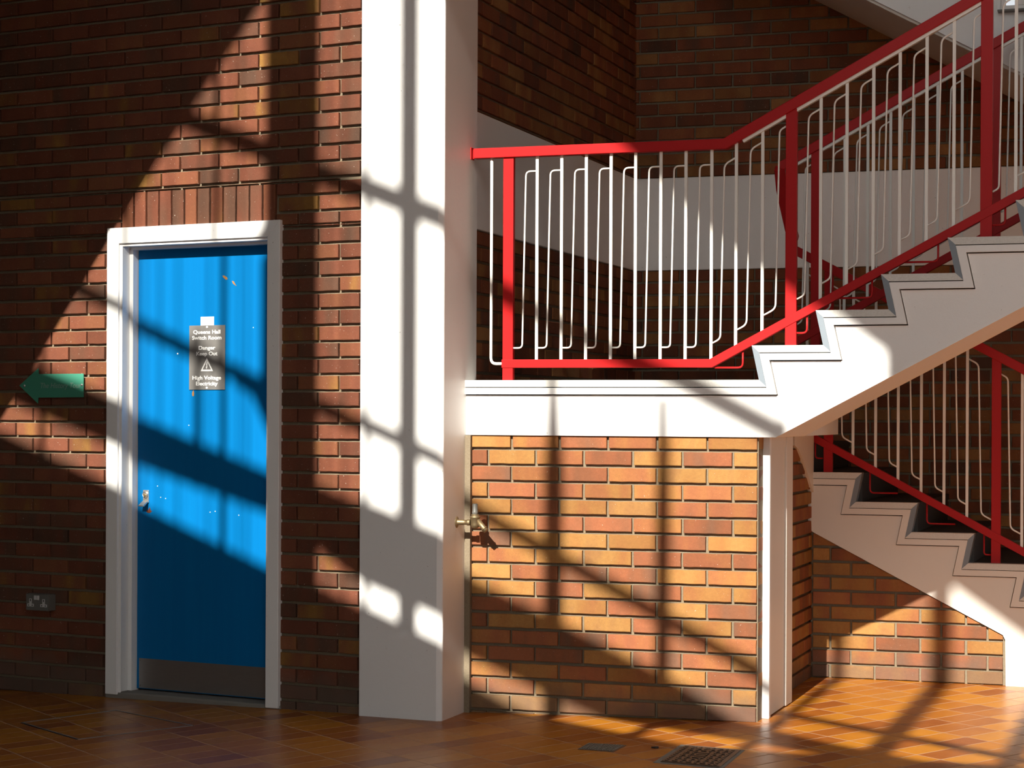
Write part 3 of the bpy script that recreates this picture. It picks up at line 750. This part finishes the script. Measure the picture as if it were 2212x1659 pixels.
# ------------------------------------------------------------------ things set in the floor
def fz(s): return floor_z(s)
def onfloor(s, y, h=0): return (s, y, fz(s)+h)
fh = empty('floor_hatch', (-4.65, 8.0, -.05)); tag(fh, 'tiled access hatch with thin metal edging in the floor before the door', 'hatch')
hc = [(-5.028, 7.97), (-4.815, 8.432), (-4.229, 8.079), (-4.519, 7.602)]
mb = MB()
for k in range(4):
    a, b = hc[k], hc[(k+1) % 4]
    mb.bar([onfloor(*a, .0), onfloor(*b, .0)], .007, .006)
build('metal_edging', mb, 'steel', fh)
mb = MB()
for k in (1, 3):
    a, b = hc[k], hc[(k+1) % 4]; d = Vector((b[0]-a[0], b[1]-a[1])).normalized(); n = Vector((-d.y, d.x))*.008
    mb.bar([onfloor(a[0]+n.x, a[1]+n.y, -.001), onfloor(b[0]+n.x, b[1]+n.y, -.001)], .006, .004)
build('gap', mb, 'black', fh)
ivm = empty('manhole_cover', (-1.86, 7.85, 0)); tag(ivm, 'square cast iron access cover with raised pattern in the floor tiles', 'cover')
mc = [(-1.981, 7.671), (-1.984, 8.083), (-1.741, 8.027), (-1.731, 7.608)]
mc_c = (sum(p[0] for p in mc)/4, sum(p[1] for p in mc)/4)
def mq(u, v):      # u,v in 0..1 on the cover
    a, b, c, d = mc; 
    return ((1-u)*((1-v)*a[0]+v*b[0])+u*((1-v)*d[0]+v*c[0]), (1-u)*((1-v)*a[1]+v*b[1])+u*((1-v)*d[1]+v*c[1]))
def quadbox(mb, u0, u1, v0, v1, h0, h1):
    P = [onfloor(*mq(u, v), h) for h in (h0, h1) for u, v in ((u0, v0), (u1, v0), (u1, v1), (u0, v1))]
    i = [mb.vert(p) for p in P]
    for q in ((0, 3, 2, 1), (4, 5, 6, 7), (0, 1, 5, 4), (1, 2, 6, 5), (2, 3, 7, 6), (3, 0, 4, 7)): mb.face([i[k] for k in q])
mb = MB(); quadbox(mb, -.10, 1.06, -.06, 1.05, -.02, .0015); build('frame', mb, 'concrete', ivm)
mb = MB(); quadbox(mb, 0, 1, 0, 1, -.02, .004); quadbox(mb, .012, .988, .02, .03, .004, .006); lid = build('lid', mb, 'iron', ivm)
mb = MB(); random.seed(3)
for u in range(8):
    for v in range(11):
        if 3 <= u <= 4 and 3 <= v <= 7: continue
        if u in (0, 7):
            quadbox(mb, .045+u*.118, .045+u*.118+.05, .06+v*.083, .06+v*.083+.045, .004, .0068)
        elif (u*3+v) % 2: quadbox(mb, .05+u*.118, .05+u*.118+.085, .06+v*.083, .06+v*.083+.026, .004, .0075)
        else: quadbox(mb, .05+u*.118+.02, .05+u*.118+.05, .055+v*.083, .055+v*.083+.062, .004, .0075)
for k in range(4): quadbox(mb, .40, .59, .33+k*.09, .33+k*.09+.045, .004, .0075)
build('raised_pattern', mb, 'iron', lid)
gr = empty('floor_grille', (-2.3, 7.95, 0)); tag(gr, 'small dark mat inset in the floor tiles left of the iron cover', 'grille')
mc = [(-2.383, 7.886), (-2.387, 8.047), (-2.219, 8.033), (-2.225, 7.860)]
mb = MB(); quadbox(mb, 0, 1, 0, 1, -.02, .002); build('inset_frame', mb, 'iron', gr)
mb = MB()
for k in range(14): quadbox(mb, .04+k*.067, .04+k*.067+.03, .06, .94, .002, .005)
build('slats', mb, 'concrete', gr)
mb = MB(); a = (-1.99, 8.16)
mb.prism([(-.014, -.004), (-.004, .010), (.012, .012), (.016, .002), (.004, -.010)], .0, .006, lambda u, d, z: onfloor(-2.09+u, 8.00+z, d))
tag(build('leaf_scrap', mb, 'tread'), 'tiny dark scrap lying on the tiles between the mat and the iron cover', 'litter')

# ------------------------------------------------------------------ the hall behind and above the camera: glazed gable added to shape the sunlight, roof, walls
GY = 2.0; DYs = 8.8-GY
def G(s, zz): return (s+DSX*DYs, zz+.645*DYs)      # from (s, z') on the stair plane to the gable plane
diag = lambda s: 1.411+1.196*(s+5.793)
rgt = lambda s: 2.26-.69*(s+2.25)
bot = lambda s: .937-.478*(s+4.9)
hole = [(-5.90, bot(-5.90)-.05), (-3.98, 3.47), (.5, rgt(.5)), (.5, bot(.5)-.05)]
ridge = [G(-1.257, 1.60), G(-2.04, 2.17), G(-2.49, 2.60)]
hp = [G(*p) for p in hole]
mb = MB(); th = .08
x0, x1, zl, zh = -9.0, 6.0, 2.4, 8.6
GF = lambda u, d, z: (u, GY+d, z)
mb.prism([(x0, zl), (x0, zh), (hp[1][0], zh), hp[1], hp[0]], -.001, th, GF)
xm = 1.0  # bay to the right left open to let sky light in
mb.prism([(hp[1][0], zh), (xm, zh), (xm, hp[2][1]), hp[2]] + ridge + [hp[1]], -.001, th, GF)
mb.prism([hp[2], (xm, hp[2][1]), (xm, zl), hp[3]], -.001, th, GF)
mb.prism([(x0, zl), hp[0], hp[3], (xm, zl)], -.001, th, GF)
mb.prism([(xm, 7.2), (x1, 7.2), (x1, zh), (xm, zh)], -.001, th, GF)
tag(build('wall_gobo', mb, 'darkwall'), 'unseen gable wall added above the viewer, its opening shaped to pass the sun', kind='structure')  # added to block the sun outside the cut opening
gw = empty('window_2', (hp[0][0], GY, hp[3][1])); tag(gw, 'large unseen triangular gable window, mullions and sloping bars shaped to cast the shadows', kind='structure')  # unseen, bars set out so their shadows cross door and stairs
def gbar(poly, d0=.03, d1_=.055, name='glazing_bar'):
    mb = MB(); mb.prism([(G(*p)[0], G(*p)[1]-.025) for p in poly], d0, d1_, GF); build(name, mb, 'roofwhite', gw)
def sl(f, s0, s1, wd): gbar([(s0, f(s0)-wd/2), (s1, f(s1)-wd/2), (s1, f(s1)+wd/2), (s0, f(s0)+wd/2)])
bar1 = lambda s: 2.78-.512*(s+4.7); bar2 = lambda s: 1.97-.52*(s+5.2)
sl(bar1, -5.0, -1.70, .105); sl(bar2, -5.6, .5, .070)
Tp = [(-5.9, 1.39+.45*.94), (-4.96, 1.39), (-2.2, .157), (-1.5, -.27), (.5, -1.25)]
Bp = [(-5.9, 1.16+.45*.94), (-4.96, 1.16), (-4.195, .86), (-3.613, .42), (-3.2, .235), (-1.5, -.45), (.5, -1.30)]
gz = lambda P_, s: next(a[1]+(b[1]-a[1])*(s-a[0])/(b[0]-a[0]) for a, b in zip(P_, P_[1:]) if a[0] <= s <= b[0])
ss = sorted(set([p[0] for p in Tp]+[p[0] for p in Bp]))
for a, b in zip(ss, ss[1:]): gbar([(a, gz(Bp, a)), (b, gz(Bp, b)), (b, gz(Tp, b)), (a, gz(Tp, a))], name='transom')
def taper(s, wd, z0, zm, z1):  # tops shaped narrower so the cast shadow fades upward
    gbar([(s-wd/2, z0), (s+wd/2, z0), (s+wd/2, zm), (s+.022, z1), (s-.022, z1), (s-wd/2, zm)], .058, .085, 'mullion_shadow_bar')
def mul(s, wd, z0=None, z1=None):
    gbar([(s-wd/2, z0 if z0 is not None else bot(s)-.2), (s+wd/2, z0 if z0 is not None else bot(s)-.2), (s+wd/2, z1 if z1 is not None else 3.6), (s-wd/2, z1 if z1 is not None else 3.6)], .058, .085, 'mullion_shadow_bar')
mul(-4.03, .30); gbar([(-4.16, 1.38), (-4.245, 1.42), (-4.245, 2.05), (-4.16, 2.15)], .058, .085, 'shade_plate')  # added plates shaped to cast dark patches at the door's right edge
gbar([(-4.40, 1.50), (-4.29, 1.43), (-4.16, 1.16), (-4.16, 1.45)], .03, .055, 'shade_plate')
for s_ in (-4.93, -4.84, -4.73, -4.545, -4.37, -4.32, -3.83, -3.74): mul(s_, .011)  # added thin bars, imitate faint streaks that glass throws on the door
mul(-3.38, .105)
taper(-2.78, .095, bot(-2.78)-.2, 1.05, 1.50); taper(-2.267, .07, bot(-2.267)-.2, .95, 1.40)
for s, w_, t_ in ( (-1.745, .065, 1.3), (-1.222, .115, 9), (-.70, .09, 9), (-.15, .09, 9)): mul(s, w_, None, min(t_, 3.0))
for s, w_ in ((-4.46, .040), (-4.99, .040), (-5.52, .04)): mul(s, w_)
mul(-4.61, .045, 1.0, 1.75)
mul(-3.60, .03)

# added raking beam, unseen: sharpens the diagonal shadow edge and darkens the left wall
BY = 6.6
def Gb(s, zz): return (s+DSX*(9.05-BY), zz+.645*(9.05-BY))
mb = MB()
p = [(-6.3, diag(-6.3)), (-3.95, diag(-3.95)), (-4.2, diag(-3.95)+2.2), (-6.3, diag(-3.95)+2.2)]
mb.prism([Gb(*q) for q in p], 0, .25, lambda u, d, z: (u, BY-.25+d, z))
tag(build('shade_beam', mb, 'darkwall'), 'raking beam outside the view, added to shade the left wall', 'beam')
# enclosing walls and roof
mb = MB(); mb.box((-9.0, -6, -.3), (-8.8, 12.2, 8.6)); tag(build('wall_far_left', mb, 'darkwall'), 'far left wall of the hall', kind='structure')
mb = MB(); mb.prism([(-8.8, -.3), (-6.7, -.3), (-6.7, 8.6), (-8.8, 8.6)], 8.9, 9.3, WF); tag(build('wall_left_end', mb, 'darkwall'), 'continuation of the left wall outside the view', kind='structure')
mb = MB(); mb.box((-9.0, 2.0, 8.6), (6.2, 12.2, 8.8)); tag(build('ceiling', mb, 'darkwall'), 'roof over the stair hall', kind='structure')
mb = MB(); mb.box((6.0, -6, -.3), (6.2, 12.2, 8.6)); tag(build('wall_right', mb, 'darkwall'), 'right wall of the hall outside the view', kind='structure')
mb = MB(); mb.box((-9.0, -6, 3.7), (1.0, 2.0, 3.9)); tag(build('ceiling_low', mb, 'darkwall'), 'low ceiling of the lobby behind the viewer', kind='structure')
mb = MB(); mb.box((-9.0, -6.2, -.3), (-1.0, -6.0, 3.9)); tag(build('wall_rear', mb, 'darkwall'), 'rear wall of the lobby behind the viewer', kind='structure')
mb = MB(); mb.prism([(-6.7, 4.6), (-3.4, 4.6), (-3.4, 8.6), (-6.7, 8.6)], 8.95, 9.2, WF); mb.box((-3.4, 11.9, 5.2), (6, 12.1, 8.6)); tag(build('wall_upper', mb, 'darkwall'), 'upper walls of the stair hall above the view', kind='structure')
